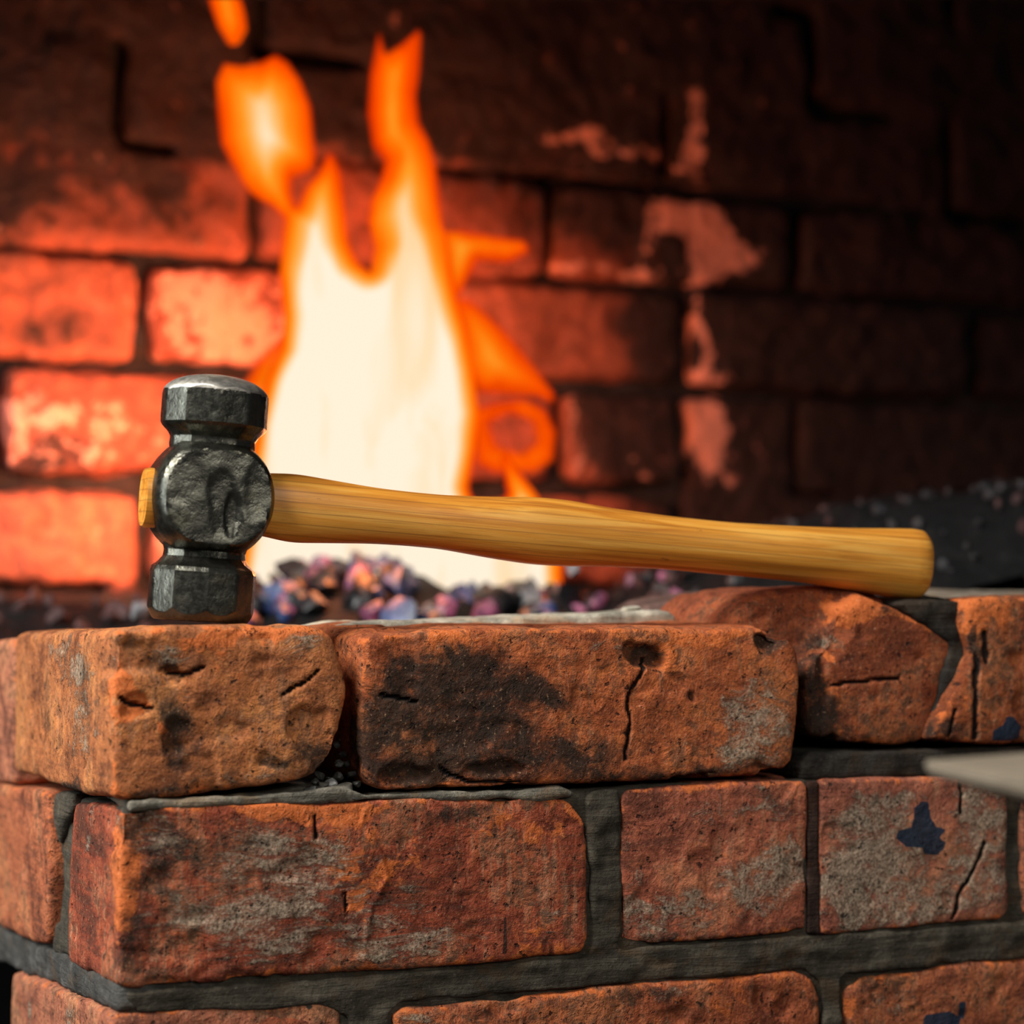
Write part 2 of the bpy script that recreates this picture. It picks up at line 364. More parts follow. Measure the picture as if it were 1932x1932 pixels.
b3 = pbrick([([(1546, 1473), (1700, 1468), (1890, 1464), (1903, 1475), (1905, 1725), (1890, 1738), (1700, 1755), (1546, 1766)], 0.001, .11, 0)],
    base=(.38, .12, .07), seed=29, rnd=.3, chip=.3, vox=.0011,
    blobs=[('lime', 1660, 1570, 90, 80, 1.1), ('lime', 1680, 1690, 140, 65, 1.15), ('lime', 1860, 1600, 60, 130, 1.1), ('lime', 1750, 1490, 120, 25, .5), ('lime', 1590, 1660, 40, 60, .9), ('fresh', 1850, 1630, 14, 20, .7), ('soot', 1640, 1500, 60, 25, .4)],
    cracks=[([(1856, 1590), (1838, 1640), (1812, 1690), (1800, 1740)], 6), ([(1812, 1478), (1814, 1535)], 6)],
    paint=[[(1738, 1512), (1752, 1512), (1756, 1540), (1766, 1560), (1783, 1566), (1772, 1580), (1784, 1590), (1782, 1600), (1770, 1614), (1745, 1612), (1742, 1600), (1710, 1598), (1692, 1580), (1695, 1568), (1720, 1562), (1724, 1540), (1724, 1525)]],
    mkw=dict(streak=.6, contrast=.5))
b0 = None
def left_brick(pts, seed, base, u0=0.0, u1=.11, blobs=()):
    """brick seen only on the left return, outline measured there"""
    bm = bmesh.new()
    q = [leftf(*p) for p in pts]
    a = [bm.verts.new(uvz(u0, v, z)) for v, z in q]; b = [bm.verts.new(uvz(u1, v, z)) for v, z in q]
    bm.faces.new(a); bm.faces.new(b[::-1]); n = len(q)
    for i in range(n): bm.faces.new((a[i], b[i], b[(i+1) % n], a[(i+1) % n]))
    bmesh.ops.recalc_face_normals(bm, faces=bm.faces[:])
    me = voxel(bm, .0018); P = co(me); P1 = relax(me, P, 3); P2 = relax(me, P1, 16)
    setco(me, P1*.4+P2*.6); N = nrm(me)
    d = fbm(P, (14, 14, 14), seed, 2)*.0016+fbm(P, (60, 60, 60), seed+3, 3)*.0009
    setco(me, co(me)+N*d[:, None])
    U, V, Z = to_uvz(P); A = {k: np.zeros(len(P)) for k in ('soot', 'lime', 'fresh')}
    for kind, px, py, rx, ry, s in blobs:
        v, z = leftf(px, py); m = (C0[1]+v*CA)/F
        qq = ((V-v)/(rx*m*2.3))**2+((Z-z)/(ry*m))**2; A[kind] += s*np.exp(-qq*qq*.7)
    for k in A: fattr(me, k, A[k])
    fattr(me, 'edge', np.clip(np.linalg.norm(P2-P1, axis=1)/.0016, 0, 1)); fattr(me, 'crack', np.zeros(len(P)))
    smooth(me)
    o = link('brick', me, brick_mat(base, seed, .7)); return o
def padopt(o):
    o.parent = PIER; o.matrix_parent_inverse = Matrix.Translation(-PIER.location); return o
padopt(left_brick([(88, 1492), (60, 1486), (0, 1478), (-60, 1468), (-60, 1720), (0, 1752), (60, 1778), (86, 1782), (92, 1640)], 33, (.46, .13, .055), blobs=[('soot', 88, 1640, 10, 60, .7), ('soot', 75, 1520, 14, 30, .6)]))
padopt(left_brick([(209, 1910), (150, 1882), (22, 1832), (18, 1960), (120, 2040), (209, 2110)], 35, (.42, .14, .075), blobs=[('lime', 60, 1900, 10, 60, .9), ('lime', 130, 1920, 20, 30, .8)]))
Ab = left_brick([(26, 1204), (-80, 1222), (-90, 1470), (24, 1484)], 37, (.50, .17, .09))
tag(Ab, 'blurred orange brick at the far left, behind the corner brick', 'brick')
pbrick([([(255, 1925), (300, 1918), (600, 1908), (645, 1920), (655, 1945), (655, 2180), (255, 2240)], .002, .11, 0)], base=(.38, .10, .045), seed=41, vox=.0018,
       blobs=[('lime', 420, 1930, 120, 14, .5)], mkw=dict(streak=.5))
pbrick([([(740, 1912), (760, 1898), (1080, 1868), (1300, 1848), (1500, 1832), (1535, 1845), (1548, 1880), (1552, 2110), (745, 2180)], 0.001, .11, 0)], base=(.40, .10, .04), seed=43, vox=.0014,
       blobs=[('lime', 1230, 1885, 70, 20, .6), ('soot', 1210, 1880, 60, 18, .8), ('soot', 960, 1915, 60, 20, .6), ('fresh', 1380, 1890, 50, 30, .5), ('lime', 790, 1910, 50, 16, .7)], mkw=dict(streak=.45))
pbrick([([(1590, 1870), (1600, 1848), (1640, 1835), (1800, 1820), (2110, 1795), (2110, 2080), (1592, 2110)], 0.001, .11, 0)], base=(.36, .10, .042), seed=47, vox=.0014,
       blobs=[('lime', 1690, 1880, 50, 50, .6), ('soot', 1660, 1850, 60, 16, .7), ('fresh', 1605, 1885, 12, 30, .9)],
       paint=[[(1742, 1932), (1745, 1915), (1790, 1908), (1812, 1920), (1806, 1950), (1740, 1950)], [(1808, 1890), (1820, 1888), (1820, 1925), (1808, 1920)]], mkw=dict(streak=.45, contrast=1.1))
pbrick([([(1925, 1480), (1940, 1466), (2120, 1456), (2120, 1712), (1930, 1730)], 0.002, .11, 0)], base=(.36, .11, .06), seed=49, vox=.002)

# mortar body
def mortar(parts, name='mortar', vox=.0018, seed=3, rough=.0018, mat=None, it=8, parent=PIER):
    bm = bmesh.new()
    for pts, v0, v1, tilt in parts:
        b2 = bmesh.new(); prism(b2, [face(px, py, v0) for px, py in pts], uvz, v0, v1, tilt)
        tm = bpy.data.meshes.new('q'); b2.to_mesh(tm); b2.free(); bm.from_mesh(tm); bpy.data.meshes.remove(tm)
    me = voxel(bm, vox); P = co(me); Q = relax(me, P, it); setco(me, Q); N = nrm(me)
    d = fbm(P, (22, 22, 70), seed, 3)*rough*1.2+fbm(P, (120, 120, 160), seed+4, 2)*rough*.4
    setco(me, Q+N*d[:, None]); smooth(me)
    o = link(name, me, mat)
    if parent is PIER: padopt(o)
    return o
M1 = mortar_mat((.068, .058, .042), 1)
MD = mortar_mat((.030, .026, .021), 2, 'dark fill mortar')  # darker mix for recessed joints and the core
MP = mortar_mat((.48, .45, .35), 3, 'pale mortar')
MT = mortar_mat((.22, .19, .145), 4, 'dusty mortar')
mortar([([(236, 1518), (700, 1506), (1120, 1488), (1165, 1486), (1500, 1471), (1900, 1463), (2150, 1455), (2150, 2180), (236, 2260)], .0042, .20, .06)], mat=M1)
mortar([([(1108, 1500), (1120, 1490), (1168, 1486), (1172, 1560), (1176, 1700), (1172, 1790), (1300, 1782), (1500, 1766), (1700, 1757), (2150, 1725), (2150, 1790), (1600, 1838), (1588, 1860), (1590, 2080), (1556, 2085), (1550, 1860), (1520, 1832), (1300, 1848),
          (1080, 1868), (760, 1897), (738, 1915), (738, 2150), (665, 2160), (660, 1920), (610, 1900), (260, 1918), (240, 1890), (240, 1872), (500, 1852), (800, 1832), (1100, 1804), (1116, 1790), (1117, 1640)], .0018, .02, 0)], seed=8, mat=M1, vox=.0013, it=5, rough=.0026)
mortar([([(245, 1514), (430, 1505), (560, 1493), (640, 1484), (690, 1497), (1060, 1487), (1088, 1500), (1030, 1507), (700, 1515), (400, 1523), (245, 1531)], .0006, .06, .02)], seed=28, mat=mortar_mat((.17, .155, .12), 14, 'dusty ledge mortar'), vox=.0013, it=3, rough=.0026)  # dusty ledge, its mortar also lightened to look sunlit
mortar([([(1523.5, 1474), (1546.5, 1474), (1547, 1764), (1524, 1764)], .0016, .02, 0)], seed=9, mat=mortar_mat((.036, .020, .015), 6, 'brown painted joint'), vox=.0012, it=2, rough=.0003)
mortar([([(1508, 1442), (1530, 1418), (1770, 1412), (2150, 1404), (2150, 1462), (1900, 1466), (1505, 1474)], .005, .12, 0)], seed=11, mat=MD)
# core behind the loose bricks, joint fills
mortar([([(640, 1225), (700, 1220), (1500, 1210), (1540, 1180), (1800, 1190), (2150, 1180), (2150, 1470), (640, 1500)], .118, .20, .0)], seed=13, mat=MD, vox=.003)
mortar([([(1700, 1140), (1740, 1135), (1826, 1132), (1836, 1160), (1846, 1230), (1830, 1260), (1790, 1345), (1765, 1395), (1750, 1395), (1770, 1310), (1796, 1215), (1740, 1180)], .008, .07, -.05)], seed=15, mat=MD, vox=.0016, rough=.003)
mortar([([(1640, 1140), (1760, 1131), (1932, 1130), (2200, 1128), (2200, 1300), (1640, 1300)], .06, .19, -.042)], seed=17, mat=MT, vox=.003)
mortar([([(90, 1490), (122, 1496), (128, 1640), (120, 1800), (84, 1790)], .10, .12, .0)], seed=18, mat=M1) if False else None
# left return fill between courses
def lmortar(pts, u0, u1, mat, seed):
    bm = bmesh.new(); q = [leftf(*p) for p in pts]
    a = [bm.verts.new(uvz(u0, v, z)) for v, z in q]; b = [bm.verts.new(uvz(u1, v, z)) for v, z in q]; n = len(q)
    bm.faces.new(a); bm.faces.new(b[::-1])
    for i in range(n): bm.faces.new((a[i], b[i], b[(i+1) % n], a[(i+1) % n]))
    bmesh.ops.recalc_face_normals(bm, faces=bm.faces[:])
    me = voxel(bm, .0018); P = co(me); Q = relax(me, P, 6); setco(me, Q); N = nrm(me)
    setco(me, Q+N*(fbm(P, (40, 40, 60), seed, 3)*.003)[:, None]); smooth(me)
    return padopt(link('mortar', me, mat))
lmortar([(84, 1494), (122, 1500), (122, 1812), (84, 1796)], .011, .06, MD, 51)
lmortar([(88, 1490), (124, 1494), (122, 1530), (104, 1560), (96, 1600), (88, 1560)], .003, .04, M1, 53)
lmortar([(86, 1740), (100, 1720), (118, 1760), (122, 1815), (84, 1798)], .004, .04, M1, 54)
lmortar([(208, 1856), (118, 1810), (60, 1780), (-20, 1742), (-20, 1815), (24, 1832), (150, 1884), (208, 1912)], .003, .05, mortar_mat((.075, .072, .064), 9), 52)

# pale mortar crust and a brick stump behind the long brick
crust = mortar([([(600, 1183), (660, 1176), (900, 1167), (1120, 1158), (1230, 1155), (1262, 1155), (1276, 1162), (1276, 1215), (600, 1215)], .085, .13, -.01)], name='mortar_crust', seed=19, mat=MP, parent=None, vox=.0016)
tag(crust, 'pale greenish strip of dried mortar behind the long cracked brick', 'mortar')
stump = mortar([([(1268, 1150), (1300, 1136), (1350, 1124), (1400, 1118), (1470, 1118), (1500, 1200), (1268, 1215)], .14, .22, 0)], name='brick_stump', seed=23, mat=mortar_mat((.14, .085, .07), 12, 'grey burnt brick'), parent=None, vox=.0025)
tag(stump, 'blurred grey brown brick stump between the pale mortar strip and the leaning brick', 'brick')

# ---------------------------------------------------------------- grit
def rock_mesh(name, r, seed, flat=.8, sub=3, cut=True, mat=None):
    bm = bmesh.new(); bmesh.ops.create_icosphere(bm, subdivisions=sub, radius=r)
    rr = random.Random(seed)
    pl = [(Vector((rr.gauss(0, 1), rr.gauss(0, 1), rr.gauss(0, 1))).normalized(), r*rr.uniform(.42, .80)) for _ in range(12)]
    for v in bm.verts:
        for n, d in pl:
            k = v.co.dot(n)
            if k > d: v.co -= n*(k-d)
        v.co.z *= flat
    me = bpy.data.meshes.new(name); bm.to_mesh(me); bm.free()
    P = co(me); setco(me, P+P*(fbm(P/r, (1.8, 1.8, 1.8), seed)*.14)[:, None])
    smooth(me, 32)
    if mat: me.materials.append(mat)
    return me
def stone_mat(col, rough=.5, name='stone'):
    t = NT(name); f = t.noise(t.mp((300, 300, 300)), 1, 5, .7)
    c = t.ramp(f, [(.35, tuple(np.array(col)*.4)), (.6, col), (.75, tuple(np.minimum(np.array(col)*2.2, .8)))])
    t.bsdf(c, rough, 0, t.bump(f, .6, .001), .5); return t.m
g_dark = stone_mat((.075, .073, .062), .4, 'dark grit'); g_pale = stone_mat((.45, .45, .42), .4, 'pale grit'); g_mid = stone_mat((.12, .11, .085), .6, 'olive grit')
grit = [(588, 1490, 15), (607, 1482, 13), (628, 1478, 11), (626, 1492, 9), (605, 1462, 9), (652, 1486, 15), (640, 1464, 9), (662, 1460, 8), (672, 1478, 8), (575, 1500, 8), (638, 1440, 8), (646, 1424, 8), (620, 1470, 7), (560, 1503, 7), (655, 1440, 8), (668, 1500, 10), (636, 1404, 7), (648, 1396, 7), (597, 1475, 7)]
led = face(620, 1506, 0)[1]
rock_src = [rock_mesh('stone_chip', .0030, 60+k, .8) for k in range(4)]
for i, (px, py, r) in enumerate(grit):
    v = .004 + (1500-py)/100*.028
    u, z = face(px, py, v)
    o = bpy.data.objects.new('stone_chip', rock_src[i % 4].copy())
    C.objects.link(o); o.data.materials.append(g_pale if i == 2 else (g_mid if i % 4 == 1 else g_dark))
    o.location = uvz(u, v, z); s = r*PXM/.0030*1.45; o.scale = (s*1.1, s, s*.9); o.rotation_euler = (random.random()*.8, random.random()*.6, random.random()*6)
    if i == 2: tag(o, 'whitish stone chip shining in the gap between the top bricks', 'stone')
    elif i == 5: tag(o, 'largest dark flat stone chip at the foot of the long brick', 'stone')
    elif i == 0: tag(o, 'dark stone chip farthest forward in the gap under the corner brick', 'stone')
    else: tag(o, 'small dark stone chip in the open joint between the two left top bricks', 'stone', 'stone chips in the open joint')
peb = bpy.data.objects.new('pebble', rock_mesh('pebble', .0055, 91, .6)); C.objects.link(peb); peb.data.materials.append(MP)
u, z = face(1187, 1150, .10); peb.location = uvz(u, .10, z); peb.scale = (1.3, 1, .8)
tag(peb, 'pale mortar crumb lying on the pale mortar strip', 'crumb')
for px, py in ((1752, 1146), (1744, 1152)):
    u, z = face(px, py, .035); o = bpy.data.objects.new('stone_chip', rock_src[1].copy()); C.objects.link(o); o.data.materials.append(g_pale)
    o.location = uvz(u, .035, z); o.scale = (.65, .65, .5)
    tag(o, 'tiny white stone chip on the mortar beside the handle butt', 'stone', 'white chips by the handle butt')

# ---------------------------------------------------------------- hammer
def steel(col, rough, bump, name):
    t = NT(name)
    a = t.noise(t.mp((40, 40, 40)), 1, 5, .6); b = t.noise(t.mp((260, 260, 260)), 1, 4, .65, .3); d = t.noise(t.mp((700, 700, 700)), 1, 3, .6)
    sc = t.noise(t.mp((900, 60, 60), rot=(0, 1.0, .5)), 1, 3, .6)
    q = np.array(col)
    c = t.ramp(a, [(.3, tuple(q*.45)), (.55, tuple(q)), (.75, tuple(np.minimum(q*1.6*np.array((1.05, 1, .8)), .9)))])
    c = t.mix(t.rng(b, .55, .75, 0, .5), c, tuple(q*.35))
    c = t.mix(t.rng(sc, .68, .8, 0, .35), c, tuple(np.minimum(q*3, .7)))
    h = t.math('ADD', b, t.math('MULTIPLY', d, .35))
    t.bsdf(c, t.rng(b, .3, .7, rough-.08, rough+.12), .92, t.bump(h, bump, .0009), .5)
    return t.m
HP1 = np.array(W(393, 945, .985)); HP2 = np.array(W(1700, 1060, 1.130))
hx = Vector(HP2-HP1).normalized(); hy = Vector((0, 0, 1)).cross(hx).normalized(); hz = hx.cross(hy)
HR = Matrix((hx, hy, hz)).transposed()
pm = .985/F                                    # metres per pixel at the head
base_loc = Vector(HP1)-hz*(228*pm)
HAM = empty('hammer', base_loc, 'rounding hammer with dark forged steel head and yellow wooden handle, standing on the bricks', 'hammer')
HAM.rotation_euler = HR.to_euler()
ANG = np.radians([12, 45, 82, 116, 145, 172, 192, 225, 262, 296, 325, 352])
NS = 144; TH = np.linspace(0, 2*math.pi, NS, endpoint=False)
def gon(R):
    vx = np.cos(ANG); vy = np.sin(ANG); r = np.zeros(NS)
    for i, th in enumerate(TH):
        dx, dy = math.cos(th), math.sin(th); best = 9
        for k in range(12):
            x0, y0, x1, y1 = vx[k], vy[k], vx[(k+1) % 12], vy[(k+1) % 12]
            ex, ey = x1-x0, y1-y0; den = dx*ey-dy*ex
            if abs(den) < 1e-9: continue
            t = (x0*ey-y0*ex)/den; s = (x0*dy-y0*dx)/den
            if t > 0 and -1e-6 <= s <= 1+1e-6: best = min(best, t)
        r[i] = best
    return r*R
GON = gon(1.0)
def sup(X, Y, n):
    return (np.abs(np.cos(TH)/max(X, 1e-3))**n+np.abs(np.sin(TH)/max(Y, 1e-3))**n)**(-1/n)
def ring(t):
    """radius of the faceted barrel at height t (px above head centre)"""
    pts = [(-230, 99), (-136, 99), (-128, 96), (-118, 84), (-108, 77), (-96, 76), (-86, 79), (0, 70), (92, 78), (100, 80), (116, 79), (126, 85), (136, 95), (142, 99), (240, 99)]
    return np.interp(t, [p[0] for p in pts], [p[1] for p in pts])
def section(t):
    R = ring(t); nk = np.clip((99-R)/22, 0, 1)
    r = GON*R*1.015
    r = r*(1-nk*.16*np.abs(np.sin(TH))**2)
    dt = t-5
    if abs(dt) < 121:
        X = 117*math.sqrt(1-(dt/121.5)**2); Y = 87*(1-(abs(dt)/121.5)**5)**.5
        Y = 112*max(1-(abs(dt)/109)**3.2, .0004)**.4
        r = np.maximum(r, np.minimum(sup(X, Y, 3.1), 84/np.maximum(np.abs(np.sin(TH)), 1e-3)))
    if t > 195:
        k = np.clip((238-t)/40, 0, 1); r = np.minimum(r, 100*math.sqrt(max(0, 1-(1-k)**2))*.98+1.5)
    if t < -205:
        k = (t+228)/23; r = np.minimum(r, 84+16*math.sqrt(max(k, 0)))
    return r
def loft(secs, cap=True):
    bm = bmesh.new(); rows = []
    for pts in secs: rows.append([bm.verts.new(p) for p in pts])
    n = len(rows[0])
    for a, b in zip(rows[:-1], rows[1:]):
        for i in range(n): bm.faces.new((a[i], a[(i+1) % n], b[(i+1) % n], b[i]))
    if cap: bm.faces.new(rows[0][::-1]); bm.faces.new(rows[-1])
    bmesh.ops.recalc_face_normals(bm, faces=bm.faces[:])
    return bm
def head_secs(ts):
    out = []
    for t in ts:
        r = section(t)
        out.append([(r[i]*math.cos(TH[i])*pm, r[i]*math.sin(TH[i])*pm, (t+228)*pm) for i in range(NS)])
    return out
ts = sorted(set(list(np.arange(-228, 200, 3.0))+list(np.arange(-228, -203, 1.0))+[136, 142, -136, -128]))
bm = loft(head_secs(ts+[199, 201, 203]))
me = bpy.data.meshes.new('head'); bm.to_mesh(me); bm.free()
P = co(me); N = nrm(me)
zc = 233*pm
cheek = (np.abs(P[:, 1]) > 74*pm) & (np.abs(P[:, 2]-zc) < 98*pm)
d = fbm(P, (90, 90, 90), 3)*.00028+fbm(P, (260, 260, 260), 6)*.00012
# forging hollows on the cheek
def hol(x, z, rx, rz, dep):
    q = ((P[:, 0]-x*pm)/(rx*pm))**2+((P[:, 2]-zc-z*pm)/(rz*pm))**2
    return -dep*(1-sst(q+fbm(P, (70, 70, 70), 21)*.5, .35, 1.2))
cf = hol(10, -15, 34, 72, .0008)+hol(26, -30, 14, 44, .0009)+hol(70, 20, 26, 60, .0006)+hol(-70, 30, 40, 55, .0005)
cf += fbm(P, (42, 42, 60), 11)*.0008
d = d+np.where(cheek & (P[:, 1] < 0), cf, 0)
setco(me, P+N*d[:, None]); smooth(me, 22)
head = link('head', me, steel((.115, .113, .09), .29, .34, 'forged steel'), HAM); tag(head, 'dark faceted forged steel head')
ts2 = list(np.arange(200.5, 236, 1.5))+[236.5, 237.3, 237.8]
bm = loft(head_secs(ts2))
me = bpy.data.meshes.new('dome'); bm.to_mesh(me); bm.free(); P = co(me); N = nrm(me)
setco(me, P+N*(fbm(P, (120, 120, 120), 9)*.00015)[:, None]); smooth(me, 40)
dome = link('striking_dome', me, steel((.62, .58, .50), .42, .15, 'worn bright steel'), head); tag(dome, 'polished domed striking face')

# handle, measured along its top and bottom outline
HT = [(270, 884, 992), (277, 882, 996), (300, 884, 996), (500, 893, 1010), (545, 892, 1025), (600, 902, 1025), (703, 920, 1026), (770, 928, 1030), (834, 934, 1036), (926, 937, 1053), (1002, 937, 1065), (1064, 943, 1069), (1140, 957, 1069),
      (1255, 973, 1074), (1370, 985, 1085), (1450, 990, 1092), (1524, 993.5, 1100), (1600, 996, 1113), (1677, 996.5, 1126), (1715, 997, 1131), (1732, 1000, 1130), (1741, 1009, 1122), (1746, 1028, 1105), (1747, 1050, 1085)]
hx2 = Vector((hx.x, hx.y, 0)).normalized()
def hpl(px, py):
    m = (px-CX)/F; s = (m*HP1[1]-HP1[0])/(hx2.x-m*hx2.y); y = HP1[1]+s*hx2.y
    w = Vector((HP1[0]+s*hx2.x, y, ZC+(HY-py)/F*y))
    q = HR.transposed()@(w-base_loc); return q.x, q.z
stn = []
for px, a, b in HT:
    x0, z0 = hpl(px, a); x1, z1 = hpl(px, b); stn.append(((x0+x1)/2, (z0+z1)/2, (z0-z1)/2))
stn = np.array(stn); stn[-1][2] = .001
thick = np.interp(stn[:, 0], [-.04, .03, .045, .10, .17, .25, .33, .345], [.0095, .0105, .0120, .0115, .0145, .0125, .0140, .0130])
thick = np.where(np.arange(len(stn)) >= len(stn)-4, thick*[0]*0+0 if False else thick, thick)
for j, f in ((-1, .05), (-2, .55), (-3, .82), (-4, .94)): thick[j] *= f
# finer spline resample
xs = []
for i in range(len(stn)-1):
    k = max(1, int((stn[i+1][0]-stn[i][0])/.002))
    for q in range(k): xs.append(stn[i][0]+(stn[i+1][0]-stn[i][0])*q/k)
xs.append(stn[-1][0]); xs = np.array(xs)
def smi(y):
    v = np.interp(xs, stn[:, 0], y)
    w = v.copy()
    for _ in range(14):
        w[4:-14] = (w[3:-15]+w[4:-14]*2+w[5:-13])/4
    return w
cz, hh, tt = smi(stn[:, 1]), smi(stn[:, 2]), smi(thick)
secs = []
NA = 64
for x, z, h, t in zip(xs, cz, hh, tt):
    row = []
    for i in range(NA):
        a = 2*math.pi*i/NA; c, s = math.cos(a), math.sin(a); n = 2.35
        r = (abs(c/t)**n+abs(s/h)**n)**(-1/n)
        row.append((x, r*c, z+r*s))
    secs.append(row)
bm = loft(secs)
me = bpy.data.meshes.new('handle'); bm.to_mesh(me); bm.free(); smooth(me, 50)
t = NT('ash wood')
g1 = t.noise(t.mp((5, 120, 150)), 1, 5, .6, .8)
g2 = t.noise(t.mp((14, 500, 700)), 1, 4, .7, .2)
gr = t.n('ShaderNodeTexWave', wave_type='BANDS', bands_direction='Z', wave_profile='SAW'); t.l(t.mp((2.2, 20, 110), (0, 0, .2)), gr.inputs[0])
gr.inputs['Scale'].default_value = .55; gr.inputs['Distortion'].default_value = 3.5; gr.inputs['Detail'].default_value = 3; gr.inputs['Detail Scale'].default_value = .8
c = t.ramp(g1, [(.35, (.52, .17, .016)), (.5, (.76, .31, .036)), (.65, (.88, .44, .08))])
c = t.mix(t.rng(gr.outputs['Fac'], .80, 1.0, 0, .55), c, (.27, .10, .018))
c = t.mix(t.rng(g2, .52, .72, 0, .45), c, (.24, .095, .02))
kn = t.noise(t.mp((60, 160, 260), (3, 1, 2)), 1, 4, .6, .5)
c = t.mix(t.rng(kn, .70, .76, 0, .75), c, (.10, .04, .012))
t.bsdf(c, .42, 0, t.bump(t.math('ADD', g2, t.math('MULTIPLY', gr.outputs['Fac'], .4)), .22, .0006), .4, coat=.08)
hd = link('handle', me, t.m, HAM); tag(hd, 'varnished yellow wooden handle')

# ---------------------------------------------------------------- anvil corner in the foreground
def anv():
    d = .72
    P0 = np.array(W(1744, 1434, d)); zt = P0[2]
    def onz(px, py):                       # point on the horizontal plane of the top
        y = (ZC-zt)*F/(py-HY); return np.array(((px-CX)/F*y, y, zt))
    pb = onz(1932, 1420); pf = onz(1932, 1474)
    e1 = (pb-P0); e1 = e1/np.linalg.norm(e1); e2 = (pf-P0); e2 = e2/np.linalg.norm(e2)
    return P0, e1, e2
P0, e1, e2 = anv()
AN = empty('anvil', tuple(P0+e1*.08+e2*.08-np.array((0, 0, .18))), 'blurred grey corner of an anvil at the right edge, in front of the bricks', 'anvil')
def slab(name, rings, mat):
    """rings: list of (z, inset, length) quads along e1,e2"""
    bm = bmesh.new(); rows = []
    for z, ins, L1, L2 in rings:
        q = [P0+e1*ins+e2*ins*.9, P0+e1*(L1-ins)+e2*ins, P0+e1*(L1-ins)+e2*(L2-ins), P0+e1*ins+e2*(L2-ins)]
        rows.append([bm.verts.new((p[0]-AN.location.x, p[1]-AN.location.y, p[2]+z-AN.location.z)) for p in q])
    for a, b in zip(rows[:-1], rows[1:]):
        for i in range(4): bm.faces.new((a[i], a[(i+1) % 4], b[(i+1) % 4], b[i]))
    bm.faces.new(rows[0]); bm.faces.new(rows[-1][::-1])
    bmesh.ops.recalc_face_normals(bm, faces=bm.faces[:])
    bmesh.ops.bevel(bm, geom=bm.edges[:], offset=.0008, segments=2, affect='EDGES', clamp_overlap=True)
    me = bpy.data.meshes.new(name); bm.to_mesh(me); bm.free(); smooth(me, 30)
    return link(name, me, mat, AN)
t = NT('dusty steel'); nn = t.noise(t.mp((60, 60, 60)), 1, 5, .6)
t.bsdf(t.ramp(nn, [(.3, (.20, .165, .115)), (.7, (.30, .25, .18))]), .65, .1)
slab('face_plate', [(0, 0, .22, .16), (-.003, 0, .22, .16), (-.006, .003, .22, .16)], t.m)
t = NT('dark anvil iron'); nn = t.noise(t.mp((60, 60, 60)), 1, 5, .6)
t.bsdf(t.ramp(nn, [(.3, (.008, .008, .007)), (.7, (.016, .016, .013))]), .7, .3)
slab('body', [(-.006, .004, .22, .16), (-.014, .030, .22, .16), (-.030, .043, .22, .16), (-.060, .044, .22, .16), (-.085, .060, .22, .16), (-.13, .060, .22, .16), (-.18, .02, .22, .16)], t.m)

slab('stand', [(-.181, .01, .22, .16), (-P0[2]+.001, .0, .22, .16)], mortar_mat((.10, .06, .03), 70, 'oak block'))

# ---------------------------------------------------------------- rear wall of the hearth
BW = (-.261, 1.80)
def bface(px, py): return face(px, py, 0, BW)
def buvz(u, v, z): return (BW[0]+u*CA-v*SA, BW[1]+u*SA+v*CA, ZC+z)
rows = [(-330, -125, [-200, 230, 760, 1270, 1800]), (-120, 80, [-60, 490, 1010, 1540, 2050]), (90, 280, [-350, 222, 745, 1262, 1800]), (292, 480, [-80, 487, 1038, 1508, 2000]),
        (497, 690, [-260, 272, 800, 1298, 1842]), (707, 905, [-5, 545, 1055, 1288, 1505, 2030]), (922, 1105, [-260, 278, 800, 1290, 1820]), (1120, 1310, [-100, 500, 1040, 1520, 2000])]
bm = bmesh.new(); rb = random.Random(4); cells = []
for y0, y1, js in rows:
    js = [-620]+js+[2500]
    z0, z1 = (HY-y1)*1.8/F+.002, (HY-y0)*1.8/F-.002
    for a, b in zip(js[:-1], js[1:]):
        ua, ub = bface(a, 900)[0]+.0065, bface(b, 900)[0]-.0065
        dv = rb.uniform(-.005, .004)
        j = lambda: rb.uniform(-.0025, .0025)
        b2 = bmesh.new()
        prism(b2, [(ua+j(), z0+j()), (ub+j(), z0+j()), (ub+j(), z1+j()), (ua+j(), z1+j())], buvz, dv, .10)
        tm = bpy.data.meshes.new('q'); b2.to_mesh(tm); b2.free(); bm.from_mesh(tm); bpy.data.meshes.remove(tm)
        cells.append((ua, ub, z0, z1, rb.random()))
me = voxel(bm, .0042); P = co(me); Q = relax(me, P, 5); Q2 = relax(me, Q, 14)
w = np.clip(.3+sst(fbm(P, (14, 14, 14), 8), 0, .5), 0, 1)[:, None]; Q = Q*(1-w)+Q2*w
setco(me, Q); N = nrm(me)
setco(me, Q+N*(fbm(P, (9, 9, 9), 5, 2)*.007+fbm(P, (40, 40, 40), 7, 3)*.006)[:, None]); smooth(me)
dd = P[:, :2]-np.array(BW); U = dd@TW; V = dd@TV; Z = P[:, 2]-ZC
rnd_ = np.zeros(len(P))
for ua, ub, z0, z1, q in cells:
    rnd_[(U > ua-.004) & (U < ub+.004) & (Z > z0-.004) & (Z < z1+.004)] = q
fattr(me, 'rnd', rnd_)
lime_glow = np.zeros(len(P)); st = np.zeros(len(P))
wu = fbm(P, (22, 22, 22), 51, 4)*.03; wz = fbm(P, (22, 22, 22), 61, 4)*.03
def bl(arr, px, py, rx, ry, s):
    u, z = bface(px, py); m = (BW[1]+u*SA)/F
    q = ((U+wu-u)/(rx*m*1.1))**2+((Z+wz-z)/(ry*m))**2; arr += s*np.exp(-q*q*.7)
